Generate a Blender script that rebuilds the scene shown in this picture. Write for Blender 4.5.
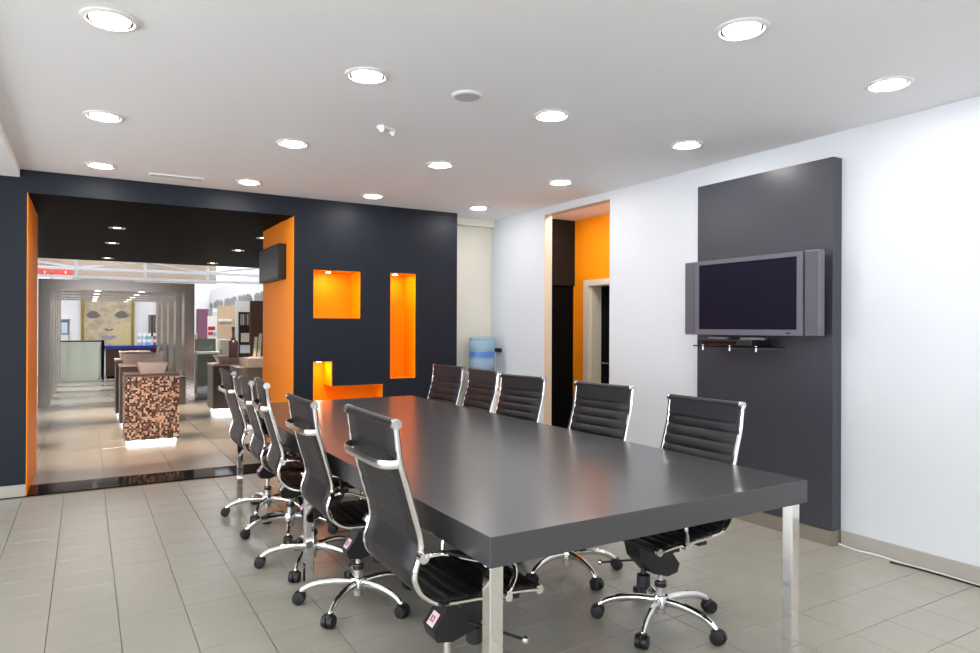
import bpy, bmesh, math, random
from mathutils import Vector, Matrix
random.seed(7)
SC = bpy.context.scene
COL = SC.collection
for o in list(bpy.data.objects):
    bpy.data.objects.remove(o)

# ------------------------------------------------------------------ camera, world, exposure
F, YAW, PITCH, ROLL, EYE = 677.4, 0.5385, 0.0013, -0.0037, 1.40
def _basis():
    s, c = math.sin(YAW), math.cos(YAW)
    f0, r0, u0 = Vector((s, c, 0)), Vector((c, -s, 0)), Vector((0, 0, 1))
    f = f0*math.cos(PITCH) + u0*math.sin(PITCH)
    u = u0*math.cos(PITCH) - f0*math.sin(PITCH)
    return f, r0*math.cos(ROLL) - u*math.sin(ROLL), r0*math.sin(ROLL) + u*math.cos(ROLL)
FW, RT, UP = _basis()
cam_data = bpy.data.cameras.new('camera')
cam_data.sensor_width = 36; cam_data.lens = F*36/980; cam_data.clip_end = 200
cam = bpy.data.objects.new('camera', cam_data); COL.objects.link(cam)
cam.matrix_world = Matrix(((RT.x, UP.x, -FW.x, 0), (RT.y, UP.y, -FW.y, 0), (RT.z, UP.z, -FW.z, EYE), (0, 0, 0, 1)))
SC.camera = cam
def pix(px, py, X=None, Y=None, Z=None):
    v = FW + RT*((px-490)/F) - UP*((py-326.5)/F)
    t = X/v.x if X is not None else Y/v.y if Y is not None else (Z-EYE)/v.z
    return Vector((v.x*t, v.y*t, v.z*t+EYE))
def proj(p):
    q = Vector(p) - Vector((0, 0, EYE)); d = q.dot(FW)
    return (490+F*q.dot(RT)/d, 326.5-F*q.dot(UP)/d) if d > .05 else (-9999, -9999)

W = bpy.data.worlds.new('world'); SC.world = W; W.use_nodes = True
bg = W.node_tree.nodes['Background']
bg.inputs['Color'].default_value = (0.92, 0.96, 1.0, 1); bg.inputs['Strength'].default_value = 4.5
SC.view_settings.view_transform = 'Standard'; SC.view_settings.look = 'None'
SC.view_settings.gamma = 1; SC.view_settings.use_curve_mapping = False
SC.view_settings.exposure = 0.3
LAMP = 95.0          # room downlights
SHOP = 18.0          # added showroom ceiling panels
SPOT = 8.0          # soffit downlights
NICHE = 260.0

# ------------------------------------------------------------------ helpers
def lin(c):
    c = c/255
    return c/12.92 if c <= .04045 else ((c+.055)/1.055)**2.4
def rgb(r, g, b): return (lin(r), lin(g), lin(b), 1)
MATS = {}
def mat(name, col, rough=.5, metal=0, spec=.5, emit=0, trans=0, noise=0, scale=8, bump=0, coat=0, stretch=None, ior=None):
    m = bpy.data.materials.new(name); m.use_nodes = True; nt = m.node_tree
    b = nt.nodes['Principled BSDF']
    b.inputs['Base Color'].default_value = col; b.inputs['Roughness'].default_value = rough
    b.inputs['Metallic'].default_value = metal; b.inputs['Specular IOR Level'].default_value = spec
    b.inputs['Transmission Weight'].default_value = trans; b.inputs['Coat Weight'].default_value = coat
    if ior: b.inputs['IOR'].default_value = ior
    if emit:
        b.inputs['Emission Color'].default_value = col; b.inputs['Emission Strength'].default_value = emit
    if noise or bump:
        geo = nt.nodes.new('ShaderNodeNewGeometry'); mp = nt.nodes.new('ShaderNodeMapping')
        nt.links.new(geo.outputs['Position'], mp.inputs['Vector'])
        if stretch: mp.inputs['Scale'].default_value = stretch
        n = nt.nodes.new('ShaderNodeTexNoise'); n.inputs['Scale'].default_value = scale; n.inputs['Detail'].default_value = 5
        nt.links.new(mp.outputs['Vector'], n.inputs['Vector'])
        if noise:
            mx = nt.nodes.new('ShaderNodeMix'); mx.data_type = 'RGBA'
            mx.inputs['A'].default_value = tuple(max(0, c*(1-noise)) for c in col[:3])+(1,)
            mx.inputs['B'].default_value = tuple(min(1, c*(1+noise)) for c in col[:3])+(1,)
            nt.links.new(n.outputs['Fac'], mx.inputs['Factor']); nt.links.new(mx.outputs['Result'], b.inputs['Base Color'])
        if bump:
            bp = nt.nodes.new('ShaderNodeBump'); bp.inputs['Strength'].default_value = bump; bp.inputs['Distance'].default_value = .002
            nt.links.new(n.outputs['Fac'], bp.inputs['Height']); nt.links.new(bp.outputs['Normal'], b.inputs['Normal'])
    MATS[name] = m
    return m
mat('white_paint', rgb(213, 217, 223), .55, noise=.01, scale=3)
mat('ceiling_paint', rgb(240, 240, 242), .8)
mat('jamb_cream', rgb(206, 196, 176), .6)
mat('cream_paint', rgb(226, 222, 208), .6)
mat('navy_paint', rgb(17, 25, 37), .5, spec=.3, noise=.04, scale=2)
mat('orange_paint', rgb(255, 148, 18), .5, spec=.2, noise=.02, scale=3)
mat('niche_orange', rgb(255, 156, 0), .5, spec=.15)
mat('soffit_black', rgb(6, 5, 5), .55, ior=1.08)
mat('floor_tile', rgb(162, 158, 147), .3, noise=.10, scale=2.2, stretch=(1.2, 5, 1), spec=.45)
mat('shop_tile', rgb(158, 151, 140), .22, noise=.07, scale=1.5, spec=.5)
mat('grout', rgb(136, 132, 122), .8)
mat('threshold_stone', rgb(9, 8, 8), .06, noise=.2, scale=30, ior=1.12)
mat('skirting', rgb(172, 168, 160), .35, noise=.06, scale=6)
mat('steel_skirting', rgb(170, 162, 150), .28, metal=.7)
mat('charcoal_panel', rgb(59, 60, 69), .34, noise=.02, scale=2, spec=.5)
mat('table_laminate', rgb(67, 66, 68), .25, noise=.03, scale=5, spec=.5)
mat('chrome', rgb(232, 230, 228), .07, metal=1)
mat('satin_chrome', rgb(215, 214, 212), .22, metal=1)
mat('leather', rgb(25, 23, 28), .42, noise=.12, scale=60, bump=.15, spec=.4)
mat('black_plastic', rgb(20, 20, 22), .45)
mat('dark_gap', rgb(7, 7, 8), .8, spec=.08)
mat('corridor_black', rgb(30, 28, 25), .6, spec=.15)
mat('label_pink', rgb(246, 205, 215), .6)
mat('orange_plastic', rgb(190, 80, 40), .4)
mat('tv_silver', rgb(104, 102, 112), .42, metal=.3)
mat('tv_grille', rgb(84, 83, 91), .6, noise=.05, scale=200)
mat('tv_screen', rgb(22, 19, 36), .3, spec=.12)
mat('black_gloss', rgb(14, 14, 16), .12)
mat('lamp_glow', (1.0, .975, .95, 1), .5, emit=LAMP)
mat('shop_glow', (1.0, .98, .96, 1), .5, emit=SHOP)
mat('spot_glow', (1.0, .80, .62, 1), .5, emit=SPOT)
mat('niche_glow', (1.0, .86, .55, 1), .5, emit=NICHE)
mat('plinth_glow', (.92, .96, 1.0, 1), .5, emit=5)
mat('portal_glow', (1.0, .97, .92, 1), .5, emit=3)
mat('white_plastic', rgb(232, 232, 230), .4)
mat('grey_plastic', rgb(190, 190, 192), .5)
mat('water_bottle', rgb(186, 216, 238), .12, trans=.55, ior=1.25)
mat('bottle_band', rgb(70, 120, 190), .3)
mat('door_frame', rgb(206, 198, 178), .5)
mat('brushed_steel', rgb(188, 180, 176), .24, metal=.95, noise=.02, scale=1.5)
mat('wood_dark', rgb(86, 62, 48), .4, noise=.18, scale=6, stretch=(1, 1, 6))
mat('wood_grey', rgb(120, 108, 96), .45, noise=.12, scale=6, stretch=(1, 1, 6))
mat('wood_desk', rgb(60, 34, 20), .3, noise=.2, scale=5, stretch=(1, 1, 5))
mat('blue_top', rgb(30, 45, 150), .25)
mat('frosted_green', rgb(172, 182, 170), .35)
mat('ceramic', rgb(232, 216, 206), .2)
mat('ceramic_grey', rgb(190, 172, 168), .25)
mat('stone_slab', rgb(196, 176, 166), .35)
mat('purple_board', rgb(126, 84, 110), .4)
mat('beige_board', rgb(196, 172, 144), .45, noise=.06, scale=5)
mat('brown_board', rgb(104, 66, 56), .4, noise=.15, scale=6)
mat('bulkhead_tan', rgb(132, 120, 108), .7)
mat('maroon', rgb(70, 44, 48), .35)
mat('red_paint', rgb(205, 60, 50), .5)
mat('red_tag', rgb(180, 30, 50), .5)
mat('cream_panel', rgb(226, 220, 200), .4)
mat('green_glass', rgb(120, 130, 122), .12, spec=.6)
mat('art_gold', rgb(150, 128, 60), .35, metal=.5)
mat('art_canvas', rgb(168, 158, 136), .6, noise=.55, scale=7)
mat('art_grey', rgb(98, 96, 98), .6)
mat('art_lip', rgb(140, 138, 156), .6)
mat('art_yellow', rgb(188, 176, 134), .6, noise=.15, scale=12)
mat('teal', rgb(120, 190, 185), .4)
mat('pale_blue', rgb(176, 196, 216), .4)
mat('rust_red', rgb(140, 72, 66), .4)
mat('letter_grey', rgb(150, 152, 160), .4)
for i, c in enumerate([(236, 204, 178), (168, 122, 96), (92, 58, 48), (40, 26, 26)]):
    mat('mosaic_%s' % ['cream', 'tan', 'brown', 'dark'][i], rgb(*c), .3)
mat('mosaic_grout', rgb(140, 112, 96), .7)

class MB:
    def __init__(s): s.v = []; s.f = []; s.mi = []
    def add(s, vs, fs, mi=0):
        n = len(s.v); s.v += [tuple(v) for v in vs]
        for f in fs: s.f.append(tuple(i+n for i in f)); s.mi.append(mi)
        return s
    def box(s, x0, x1, y0, y1, z0, z1, mi=0):
        if x0 > x1: x0, x1 = x1, x0
        if y0 > y1: y0, y1 = y1, y0
        if z0 > z1: z0, z1 = z1, z0
        return s.add([(x0,y0,z0),(x1,y0,z0),(x1,y1,z0),(x0,y1,z0),(x0,y0,z1),(x1,y0,z1),(x1,y1,z1),(x0,y1,z1)],
            [(0,3,2,1),(4,5,6,7),(0,1,5,4),(1,2,6,5),(2,3,7,6),(3,0,4,7)], mi)
    def cbox(s, x0, x1, y0, y1, z0, z1, c=.004, mi=0):      # box with chamfered top rim
        return s.add([(x0,y0,z0),(x1,y0,z0),(x1,y1,z0),(x0,y1,z0),(x0,y0,z1-c),(x1,y0,z1-c),(x1,y1,z1-c),(x0,y1,z1-c),
            (x0+c,y0+c,z1),(x1-c,y0+c,z1),(x1-c,y1-c,z1),(x0+c,y1-c,z1)],
            [(0,3,2,1),(0,1,5,4),(1,2,6,5),(2,3,7,6),(3,0,4,7),(4,5,9,8),(5,6,10,9),(6,7,11,10),(7,4,8,11),(8,9,10,11)], mi)
    def ring_loft(s, rings, closed=True, caps=True, mi=0):
        n = len(s.v); k = len(rings[0])
        for r in rings: s.v += [tuple(p) for p in r]
        for i in range(len(rings)-1):
            for j in range(k if closed else k-1):
                a = n+i*k+j; b = n+i*k+(j+1) % k
                s.f.append((a, b, b+k, a+k)); s.mi.append(mi)
        if caps:
            s.f.append(tuple(n+j for j in reversed(range(k)))); s.mi.append(mi)
            m = n+(len(rings)-1)*k
            s.f.append(tuple(m+j for j in range(k))); s.mi.append(mi)
        return s
    def tube(s, pts, r, seg=8, mi=0, r2=None, upv=None):     # r2: other half-axis (flat bars)
        pts = [Vector(p) for p in pts]; rings = []
        up = Vector(upv) if upv else None
        for i, p in enumerate(pts):
            t = (pts[min(i+1, len(pts)-1)]-pts[max(i-1, 0)]).normalized()
            if upv: a = Vector(upv)
            elif up is None:
                a = Vector((0, 0, 1)) if abs(t.z) < .9 else Vector((0, 1, 0))
            else: a = up
            sd = t.cross(a).normalized(); nn = sd.cross(t).normalized()
            if not upv: up = nn
            ra = r[i] if isinstance(r, (list, tuple)) else r
            rb = (r2[i] if isinstance(r2, (list, tuple)) else r2) if r2 else ra
            rings.append([p+sd*(ra*math.cos(2*math.pi*k/seg+math.pi/seg))+nn*(rb*math.sin(2*math.pi*k/seg+math.pi/seg)) for k in range(seg)])
        return s.ring_loft(rings, mi=mi)
    def lathe(s, prof, c=(0, 0, 0), seg=20, mi=0, caps=True):
        rings = [[(c[0]+r*math.cos(2*math.pi*k/seg), c[1]+r*math.sin(2*math.pi*k/seg), c[2]+z) for k in range(seg)] for r, z in prof]
        return s.ring_loft(rings, mi=mi, caps=caps)
    def cyl(s, a, b, r, seg=14, mi=0): return s.tube([a, b], r, seg, mi)
    def prism(s, poly, axis, a, b, mi=0):                    # poly in the two other axes
        def P(u, v, w): return {'x': (w, u, v), 'y': (u, w, v), 'z': (u, v, w)}[axis]
        return s.ring_loft([[P(u, v, a) for u, v in poly], [P(u, v, b) for u, v in poly]], mi=mi)
    def mesh(s, name, mats, smooth=True, angle=35):
        me = bpy.data.meshes.new(name); me.from_pydata(s.v, [], s.f)
        for m in (mats if isinstance(mats, (list, tuple)) else [mats]): me.materials.append(MATS[m])
        if len(set(s.mi)) > 1: me.polygons.foreach_set('material_index', s.mi)
        bm = bmesh.new(); bm.from_mesh(me); bmesh.ops.recalc_face_normals(bm, faces=bm.faces); bm.to_mesh(me); bm.free()
        if smooth:
            me.polygons.foreach_set('use_smooth', [True]*len(me.polygons))
            me.set_sharp_from_angle(angle=math.radians(angle))
        me.update()
        return me
    def build(s, name, mats, parent=None, **k):
        return link(name, s.mesh(name, mats, **k), parent)
def link(name, me, parent=None, loc=None, rotz=None):
    o = bpy.data.objects.new(name, me); COL.objects.link(o)
    if parent: o.parent = parent
    if loc is not None: o.location = loc
    if rotz is not None: o.rotation_euler = (0, 0, rotz)
    return o
def tag(o, label, cat, group=None):
    o['label'] = label; o['category'] = cat
    if group: o['group'] = group
    return o
def struct(o): o['kind'] = 'structure'; return o
def thing(name, label, cat, loc=(0, 0, 0), rotz=0, group=None):
    o = link(name, None, None, loc, rotz); o.empty_display_size = .1
    return tag(o, label, cat, group)
def bevel(o, w, seg=2):
    m = o.modifiers.new('bevel', 'BEVEL'); m.width = w; m.segments = seg; m.limit_method = 'ANGLE'
    return o
def B(*a): return MB().box(*a)
def spline(pts, n=6):
    P = [Vector(p) for p in pts]; out = []
    for i in range(len(P)-1):
        a, b, c, d = P[max(i-1, 0)], P[i], P[i+1], P[min(i+2, len(P)-1)]
        for k in range(n):
            t = k/n
            out.append(.5*((2*b)+(c-a)*t+(2*a-5*b+4*c-d)*t*t+(3*b-a-3*c+d)*t**3))
    out.append(P[-1]); return out

# ------------------------------------------------------------------ dimensions
H, XR, YD = 2.684, 4.219, 6.746
OX0, OX1, OZ = -.415, 1.768, 2.497
JY = 8.07
WT = .36

# ------------------------------------------------------------------ room shell
def holed(u0, u1, z0, z1, holes, put):
    us = sorted({u0, u1, *[h[0] for h in holes], *[h[1] for h in holes]}); zs = sorted({z0, z1, *[h[2] for h in holes], *[h[3] for h in holes]})
    us = [u for u in us if u0 <= u <= u1]; zs = [z for z in zs if z0 <= z <= z1]
    for a, b in zip(us, us[1:]):
        run = None
        for c, d in list(zip(zs, zs[1:]))+[(None, None)]:
            inside = c is None or any(h[0]-1e-6 <= a and b <= h[1]+1e-6 and h[2]-1e-6 <= c and d <= h[3]+1e-6 for h in holes)
            if inside:
                if run: put(a, b, run[0], run[1]); run = None
            else: run = (run[0] if run else c, d)
XL, YF = -3.6, -3.2
# floor slab and its tiles
floor = struct(B(XL-.1, 9, YF-.1, 24, -.12, -.011).build('floor', 'grout', smooth=False))
TX, TY, OXT, OYT = .288, .2685, -.145, 1.816
tile_me = MB().cbox(-TX/2+.0016, TX/2-.0016, -TY/2+.0016, TY/2-.0016, -.011, 0, .0012).mesh('tile', 'floor_tile', smooth=False)
seen, rest = [], []
for i in range(-14, 17):
    for j in range(-20, 20):
        x, y = OXT+(i+.5)*TX, OYT+(j+.5)*TY
        if x-TX/2 < XL or x+TX/2 > XR+.28 or y < YF or y+TY/2 > YD+.06: continue
        px, py = proj((x, y, 0))
        (seen if -25 < px < 1005 and 0 < py < 685 else rest).append((math.hypot(x, y), x, y))
seen.sort()
for d, x, y in seen[:300]: link('tile', tile_me, floor, (x, y, 0))
m = MB()
for d, x, y in seen[300:]+rest: m.cbox(x-TX/2+.0016, x+TX/2-.0016, y-TY/2+.0016, y+TY/2-.0016, -.011, 0, .0012)
o = m.build('tile_field', 'floor_tile', floor, smooth=False); o['kind'] = 'stuff'
struct(B(XL, XR, YD, 7.17, -.011, .001).build('trim_threshold', 'threshold_stone', smooth=False))
SX = .58
big_me = MB().cbox(-SX/2+.002, SX/2-.002, -SX/2+.002, SX/2-.002, -.011, 0, .0015).mesh('large_tile', 'shop_tile', smooth=False)
m = MB()
for i in range(-8, 15):
    for j in range(0, 29):
        x, y = .155+(i+.5)*SX, 7.17+(j+.5)*SX
        if y > 23.7: continue
        px, py = proj((x, y, 0))
        if y < 11 and 10 < px < 300: link('large_tile', big_me, floor, (x, y, 0))
        else: m.cbox(x-SX/2+.002, x+SX/2-.002, y-SX/2+.002, y+SX/2-.002, -.011, 0, .0015)
o = m.build('large_tile_field', 'shop_tile', floor, smooth=False); o['kind'] = 'stuff'

struct(B(-.465, XR+.1, YF-.1, YD+.4, H, H+.12).build('ceiling', 'ceiling_paint', smooth=False))
struct(B(XL-.1, -.465, YF-.1, YD, 2.618, H+.12).build('ceiling_bulkhead', 'ceiling_paint', smooth=False))

# dark wall with the wide opening and the niches
NICHES = [[(1.965, 2.455, 1.487, 1.972)], [(2.792, 3.083, .850, 1.977)], [(1.965, 2.158, .62, 1.047), (2.158, 2.706, .62, .795)]]
holes = [(OX0, OX1, -.01, OZ)] + [r for n in NICHES for r in n]
m = MB(); holed(XL, 3.595, 0, H, holes, lambda a, b, c, d: m.box(a, b, YD, YD+WT, c, d))
wall_back = struct(m.build('wall_back', 'navy_paint', smooth=False))
ND = .30
def niche(rects):
    m = MB(); e, y0, y1 = .003, YD-.0006, YD+ND
    def slab(u0, u1, w0, w1): m.box(u0, u1, y0, y1, w0, w1)
    for r in rects: m.box(r[0], r[1], y1, y1+e, r[2], r[3])
    a = rects[0]
    slab(a[0], a[0]+e, a[2], a[3]); slab(a[0]+e, a[1], a[3]-e, a[3])
    if len(rects) == 1:
        slab(a[1]-e, a[1], a[2], a[3]-e); slab(a[0]+e, a[1]-e, a[2], a[2]+e)
    else:
        b = rects[1]
        slab(a[1]-e, a[1], b[3]-e, a[3]-e); slab(a[1], b[1], b[3]-e, b[3]); slab(b[1]-e, b[1], b[2], b[3]-e); slab(a[0]+e, b[1]-e, a[2], a[2]+e)
    m.build('niche_lining', 'niche_orange', wall_back, smooth=False)
for n in NICHES: niche(n)
def niche_lamp(x, z, which):
    t = thing('niche_light', 'tiny round spotlight set in the top of the '+which+' orange niche', 'light', (x, YD+.13, z-.003))
    MB().lathe([(.022, -.001), (.034, -.001), (.034, -.006), (.022, -.006)], seg=18).lathe([(.03, -.001), (.03, -.003)], seg=18).build('trim_ring', 'chrome', t)
    MB().lathe([(.021, -.004), (.021, -.008)], seg=18).build('bulb', 'niche_glow', t)
niche_lamp(2.16, 1.972, 'square'); niche_lamp(2.90, 1.977, 'tall upright'); niche_lamp(2.06, 1.047, 'L-shaped')

# opening: orange jambs and black soffit
struct(B(OX0-.05, OX0+.006, YD+WT, JY, 0, OZ).box(OX0, OX0+.006, YD-.0008, YD+WT, 0, OZ).build('wall_jamb_left', 'orange_paint', smooth=False))
struct(B(OX1-.006, OX1+.05, YD+WT, JY, 0, OZ).box(OX1-.006, OX1, YD-.0008, YD+WT, 0, OZ).build('wall_jamb_right', 'orange_paint', smooth=False))
struct(B(-5, 6.5, YD+WT, 13.15, OZ, OZ+.1).build('ceiling_soffit', 'soffit_black', smooth=False))
struct(B(OX0+.006, OX1-.006, YD-.0008, YD+WT, OZ-.006, OZ-.0005).build('trim_lintel', 'soffit_black', smooth=False))

# right wall with doorway
DY0, DY1, DZ = 4.875, 5.93, 2.61
m = MB(); holed(YF, 7.14, 0, H, [(DY0, DY1, -.01, DZ)], lambda a, b, c, d: m.box(XR, XR+.095, a, b, c, d))
wall_right = struct(m.build('wall_right', 'white_paint', smooth=False))
# recess behind the cooler
struct(B(3.595, XR, 7.04, 7.14, 0, H).build('wall_recess', 'cream_paint', smooth=False))
struct(B(3.597, XR-.001, 6.96, 7.04, 2.60, H).build('trim_beam', 'cream_paint', smooth=False))
# corridor behind the doorway
m = MB(); holed(3.0, 6.75, 0, 2.72, [(5.45, 6.36, -.01, 1.93)], lambda a, b, c, d: m.box(5.2, 5.3, a, b, c, d))
struct(m.build('wall_corridor', 'orange_paint', smooth=False))
m = MB(); m.box(XR+.095, 5.2, 6.66, 6.76, 1.916, 2.72)
struct(m.build('wall_corridor_end', 'corridor_black', smooth=False))
d = struct(MB().box(XR+.095, 5.2, 6.69, 6.74, 0, 1.916).build('door_1', 'dark_gap', smooth=False))
struct(B(XR+.095, 5.3, 2.9, 6.76, 2.72, 2.80).build('ceiling_corridor', 'ceiling_paint', smooth=False))
struct(B(XR+.095, 5.3, 2.9, 3.0, 0, 2.72).build('wall_corridor_near', 'white_paint', smooth=False))
df = struct(MB().box(5.165, 5.2, 6.36, 6.45, 0, 1.97).box(5.165, 5.2, 5.36, 5.45, 0, 1.97).box(5.165, 5.2, 5.45, 6.36, 1.90, 1.97)
    .box(5.2, 5.36, 6.33, 6.36, 0, 1.93).box(5.2, 5.36, 5.45, 5.48, 0, 1.93).box(5.2, 5.36, 5.48, 6.33, 1.90, 1.93).build('trim_door_frame', 'door_frame', smooth=False))
d2 = struct(B(5.345, 5.385, 5.48, 6.33, 0, 1.90).build('door_2', 'dark_gap', smooth=False))
MB().cyl((5.345, 6.24, .98), (5.295, 6.24, .98), .01).cyl((5.30, 6.245, .98), (5.30, 6.13, .98), .009).build('handle', 'satin_chrome', d2)
struct(B(5.42, 5.5, 5.3, 6.6, 0, 2.2).build('wall_behind_door', 'dark_gap', smooth=False))

struct(MB().box(XR-.0008, XR+.096, DY1-.004, DY1, 0, DZ-.004).box(XR-.0008, XR+.096, DY0, DY0+.004, 0, DZ-.004).box(XR-.0008, XR+.096, DY0, DY1, DZ-.004, DZ).build('trim_doorway', 'jamb_cream', smooth=False))
# skirting
def skirt(name, along, fixed, a, b, piece, mt, hgt=.095, thick=.012):
    n = max(1, round((b-a)/piece)); w = (b-a)/n
    root = struct(link(name, None))
    for i in range(n):
        s, e = a+i*w+.0008, a+(i+1)*w-.0008
        mb = MB()
        if along == 'y': mb.box(fixed-thick, fixed, s, e, 0, hgt)
        else: mb.box(s, e, fixed-thick, fixed, 0, hgt)
        mb.build('skirting_tile', mt, root, smooth=False)
    root.empty_display_size = .1
skirt('baseboard_right', 'y', XR, .3, 2.60, .42, 'skirting')
skirt('baseboard_right_far', 'y', XR, 3.735, DY0, .42, 'skirting')
skirt('baseboard_recess', 'y', XR, DY1, 7.04, .42, 'skirting')
skirt('baseboard_back_left', 'x', YD, -2.5, OX0, .42, 'skirting')
skirt('baseboard_back', 'x', YD, OX1+.05, 3.595, .42, 'skirting')

# the side behind and left of the camera: unseen windows placed for light
m = MB(); holed(XL, XR+.1, 0, 2.8, [(XL+.3+i*1.95, XL+.3+i*1.95+1.75, .15, 2.45) for i in range(2)], lambda a, b, c, d: m.box(a, b, YF-.15, YF, c, d))
struct(m.build('wall_front', 'white_paint', smooth=False))
for i in range(2):
    x = XL+.3+i*1.95
    w = struct(MB().box(x, x+.05, YF-.1, YF-.04, .15, 2.45).box(x+1.70, x+1.75, YF-.1, YF-.04, .15, 2.45).box(x+.05, x+1.70, YF-.1, YF-.04, .15, .2).box(x+.05, x+1.70, YF-.1, YF-.04, 2.4, 2.45).box(x+.85, x+.9, YF-.1, YF-.04, .2, 2.4).build('unseen_window_%d' % (i+1), 'white_plastic', smooth=False))
m = MB(); holed(YF, YD+WT, 0, 2.8, [(-2.4, -.2, .15, 2.4), (.0, 2.2, .15, 2.4), (2.4, 4.6, .15, 2.4), (4.75, 6.7, .15, 2.4)], lambda a, b, c, d: m.box(XL-.12, XL, a, b, c, d))  # far left window added to light the back of the ceiling
struct(m.build('wall_left', 'white_paint', smooth=False))
for i, (y, y2) in enumerate(((-2.4, -.2), (0, 2.2), (2.4, 4.6), (4.75, 6.7))):
    ym = (y+y2)/2
    struct(MB().box(XL-.09, XL-.03, y, y+.05, .15, 2.4).box(XL-.09, XL-.03, y2-.05, y2, .15, 2.4).box(XL-.09, XL-.03, ym-.03, ym+.03, .2, 2.35).box(XL-.09, XL-.03, y+.05, y2-.05, .15, .2).box(XL-.09, XL-.03, y+.05, y2-.05, 2.35, 2.4).build('unseen_window_%d' % (i+3), 'white_plastic', smooth=False))

# ------------------------------------------------------------------ ceiling lights and fittings
ring_me = MB().ring_loft([[(r*math.cos(a*math.pi/16), r*math.sin(a*math.pi/16), z) for a in range(32)] for r, z in
    [(.112, -.0005), (.112, -.006), (.104, -.011), (.092, -.011), (.086, -.004), (.086, -.0005)]], caps=False).mesh('trim_ring', 'white_plastic')
refl_me = MB().ring_loft([[(r*math.cos(a*math.pi/16), r*math.sin(a*math.pi/16), z) for a in range(32)] for r, z in
    [(.0865, -.001), (.0865, -.008), (.082, -.008), (.074, -.003)]], caps=False).mesh('reflector', 'satin_chrome')
dif_me = MB().lathe([(.074, -.001), (.073, -.009), (.06, -.016), (.03, -.020)], seg=32).mesh('diffuser', 'lamp_glow')
def downlight(x, y, z, label, group, dm=dif_me, rm=None, k=1):
    t = thing('recessed_downlight', label, 'light', (x, y, z), 0, group)
    link('trim_ring', rm or ring_me, t); link('reflector', refl_me, t); link('diffuser', dm, t)
    t.scale = (k, k, 1)
    return t
LROWS = [(-2.47, (.095, 1.24, 2.41, 3.61), 0), (-1.01, (.095, 1.24, 2.41, 3.61), 0), (.44, (.095, 1.24, 2.41, 3.61), 0),  # unseen rows added for more light in the room
    (1.87, (.09, 1.235, 2.41, 3.608), .035), (3.25, (.084, 1.228, 2.415, 3.606), .037), (4.765, (.093, 1.242, 2.398, 3.589), .012), (6.23, (.103, 1.244, 2.408, 3.623), .024)]
for y0, xs, dy in LROWS:
    for k, x in enumerate(xs):
        y = y0+k*dy
        downlight(x, y, H, 'round recessed downlight with pale rim, lit, in the white ceiling', 'room ceiling downlights')
dark_ring = ring_me.copy(); dark_ring.materials[0] = MATS['chrome']; dark_ring.name = 'trim_ring_chrome'
spot_me = MB().lathe([(.05, -.001), (.05, -.006), (.04, -.008)], seg=24).mesh('diffuser', 'spot_glow')
for y in (8.6, 10.2, 12.5):
    for x in (.3, 1.88):
        downlight(x, y, OZ, 'small round downlight set in the black soffit of the opening', 'soffit downlights', spot_me, dark_ring, .8)
        L = bpy.data.lights.new('soffit_spot', 'SPOT'); L.energy = 320; L.color = (1, .78, .58); L.spot_size = math.radians(50); L.spot_blend = .6; L.shadow_soft_size = .04
        lo = link('soffit_spot', L, None, (x, y, OZ-.012))
for y in (4.3, 5.0, 5.65, 6.2): downlight(4.52, y, 2.72, 'round downlight added out of sight to brighten the orange corridor', 'added corridor downlights')  # hidden downlights added so the orange corridor wall looks brighter

t = thing('ceiling_speaker', 'flat round white speaker set flush in the ceiling', 'speaker', (1.807, 3.281, H))
MB().lathe([(.085, -.0005), (.085, -.006), (.078, -.012), (.070, -.012)], seg=32).build('rim', 'white_plastic', t)
MB().lathe([(.069, -.010), (.069, -.014), (.04, -.016)], seg=32).build('grille', 'grey_plastic', t)
t = thing('emergency_spotlight', 'small white fixture with two little lamp heads on the ceiling', 'light', (1.653, 4.078, H), .5)
bevel(MB().box(-.06, .06, -.03, .03, -.022, -.0005).build('housing', 'white_plastic', t, smooth=False), .005)
for s in (-1, 1):
    MB().tube([(s*.04, 0, -.015), (s*.05, -.008, -.024), (s*.062, -.014, -.03)], [.010, .016, .02], 14).build('lamp_head', 'white_plastic', t)
t = thing('ceiling_vent', 'narrow white slotted air vent in the ceiling by the dark wall', 'vent', (.668, 6.37, H))
MB().box(-.21, .21, -.055, -.043, -.012, -.0005).box(-.21, .21, .043, .055, -.012, -.0005).box(-.21, -.198, -.043, .043, -.012, -.0005).box(.198, .21, -.043, .043, -.012, -.0005).build('frame', 'white_plastic', t, smooth=False)
B(-.198, .198, -.043, .043, -.002, -.0005).build('backing', 'grey_plastic', t, smooth=False)
for k in range(4): B(-.198, .198, -.036+k*.021, -.028+k*.021, -.010, -.002).build('slat', 'grey_plastic', t, smooth=False)

# ------------------------------------------------------------------ wall panel and television
t = thing('wall_panel', 'tall charcoal panel fixed to the white wall behind the television', 'panel', (XR, 3.17, 0))
bevel(B(-.094, 0, -.563, .562, .096, 2.508).build('board', 'charcoal_panel', t, smooth=False), .003)
B(-.104, 0, -.563, .0, 0, .0955).build('plinth', 'steel_skirting', t, smooth=False)
B(-.104, 0, .001, .562, 0, .0955).build('plinth', 'steel_skirting', t, smooth=False)
TVX = 3.968
t = thing('television', 'silver flat television with side speakers on the charcoal wall panel', 'television', (0, 0, 0))
bevel(B(TVX+.004, TVX+.06, 2.709, 3.594, 1.352, 1.900).build('cabinet', 'tv_silver', t, smooth=False), .006)
B(TVX-.003, TVX+.003, 2.752, 3.568, 1.392, 1.870).build('screen', 'tv_screen', t, smooth=False)
fr = MB()
for a in ((2.709, 2.752, 1.352, 1.900), (3.568, 3.594, 1.352, 1.900), (2.752, 3.568, 1.352, 1.392), (2.752, 3.568, 1.870, 1.900)):
    fr.box(TVX-.008, TVX+.004, *a)
fr.build('bezel', 'tv_silver', t, smooth=False)
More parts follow.
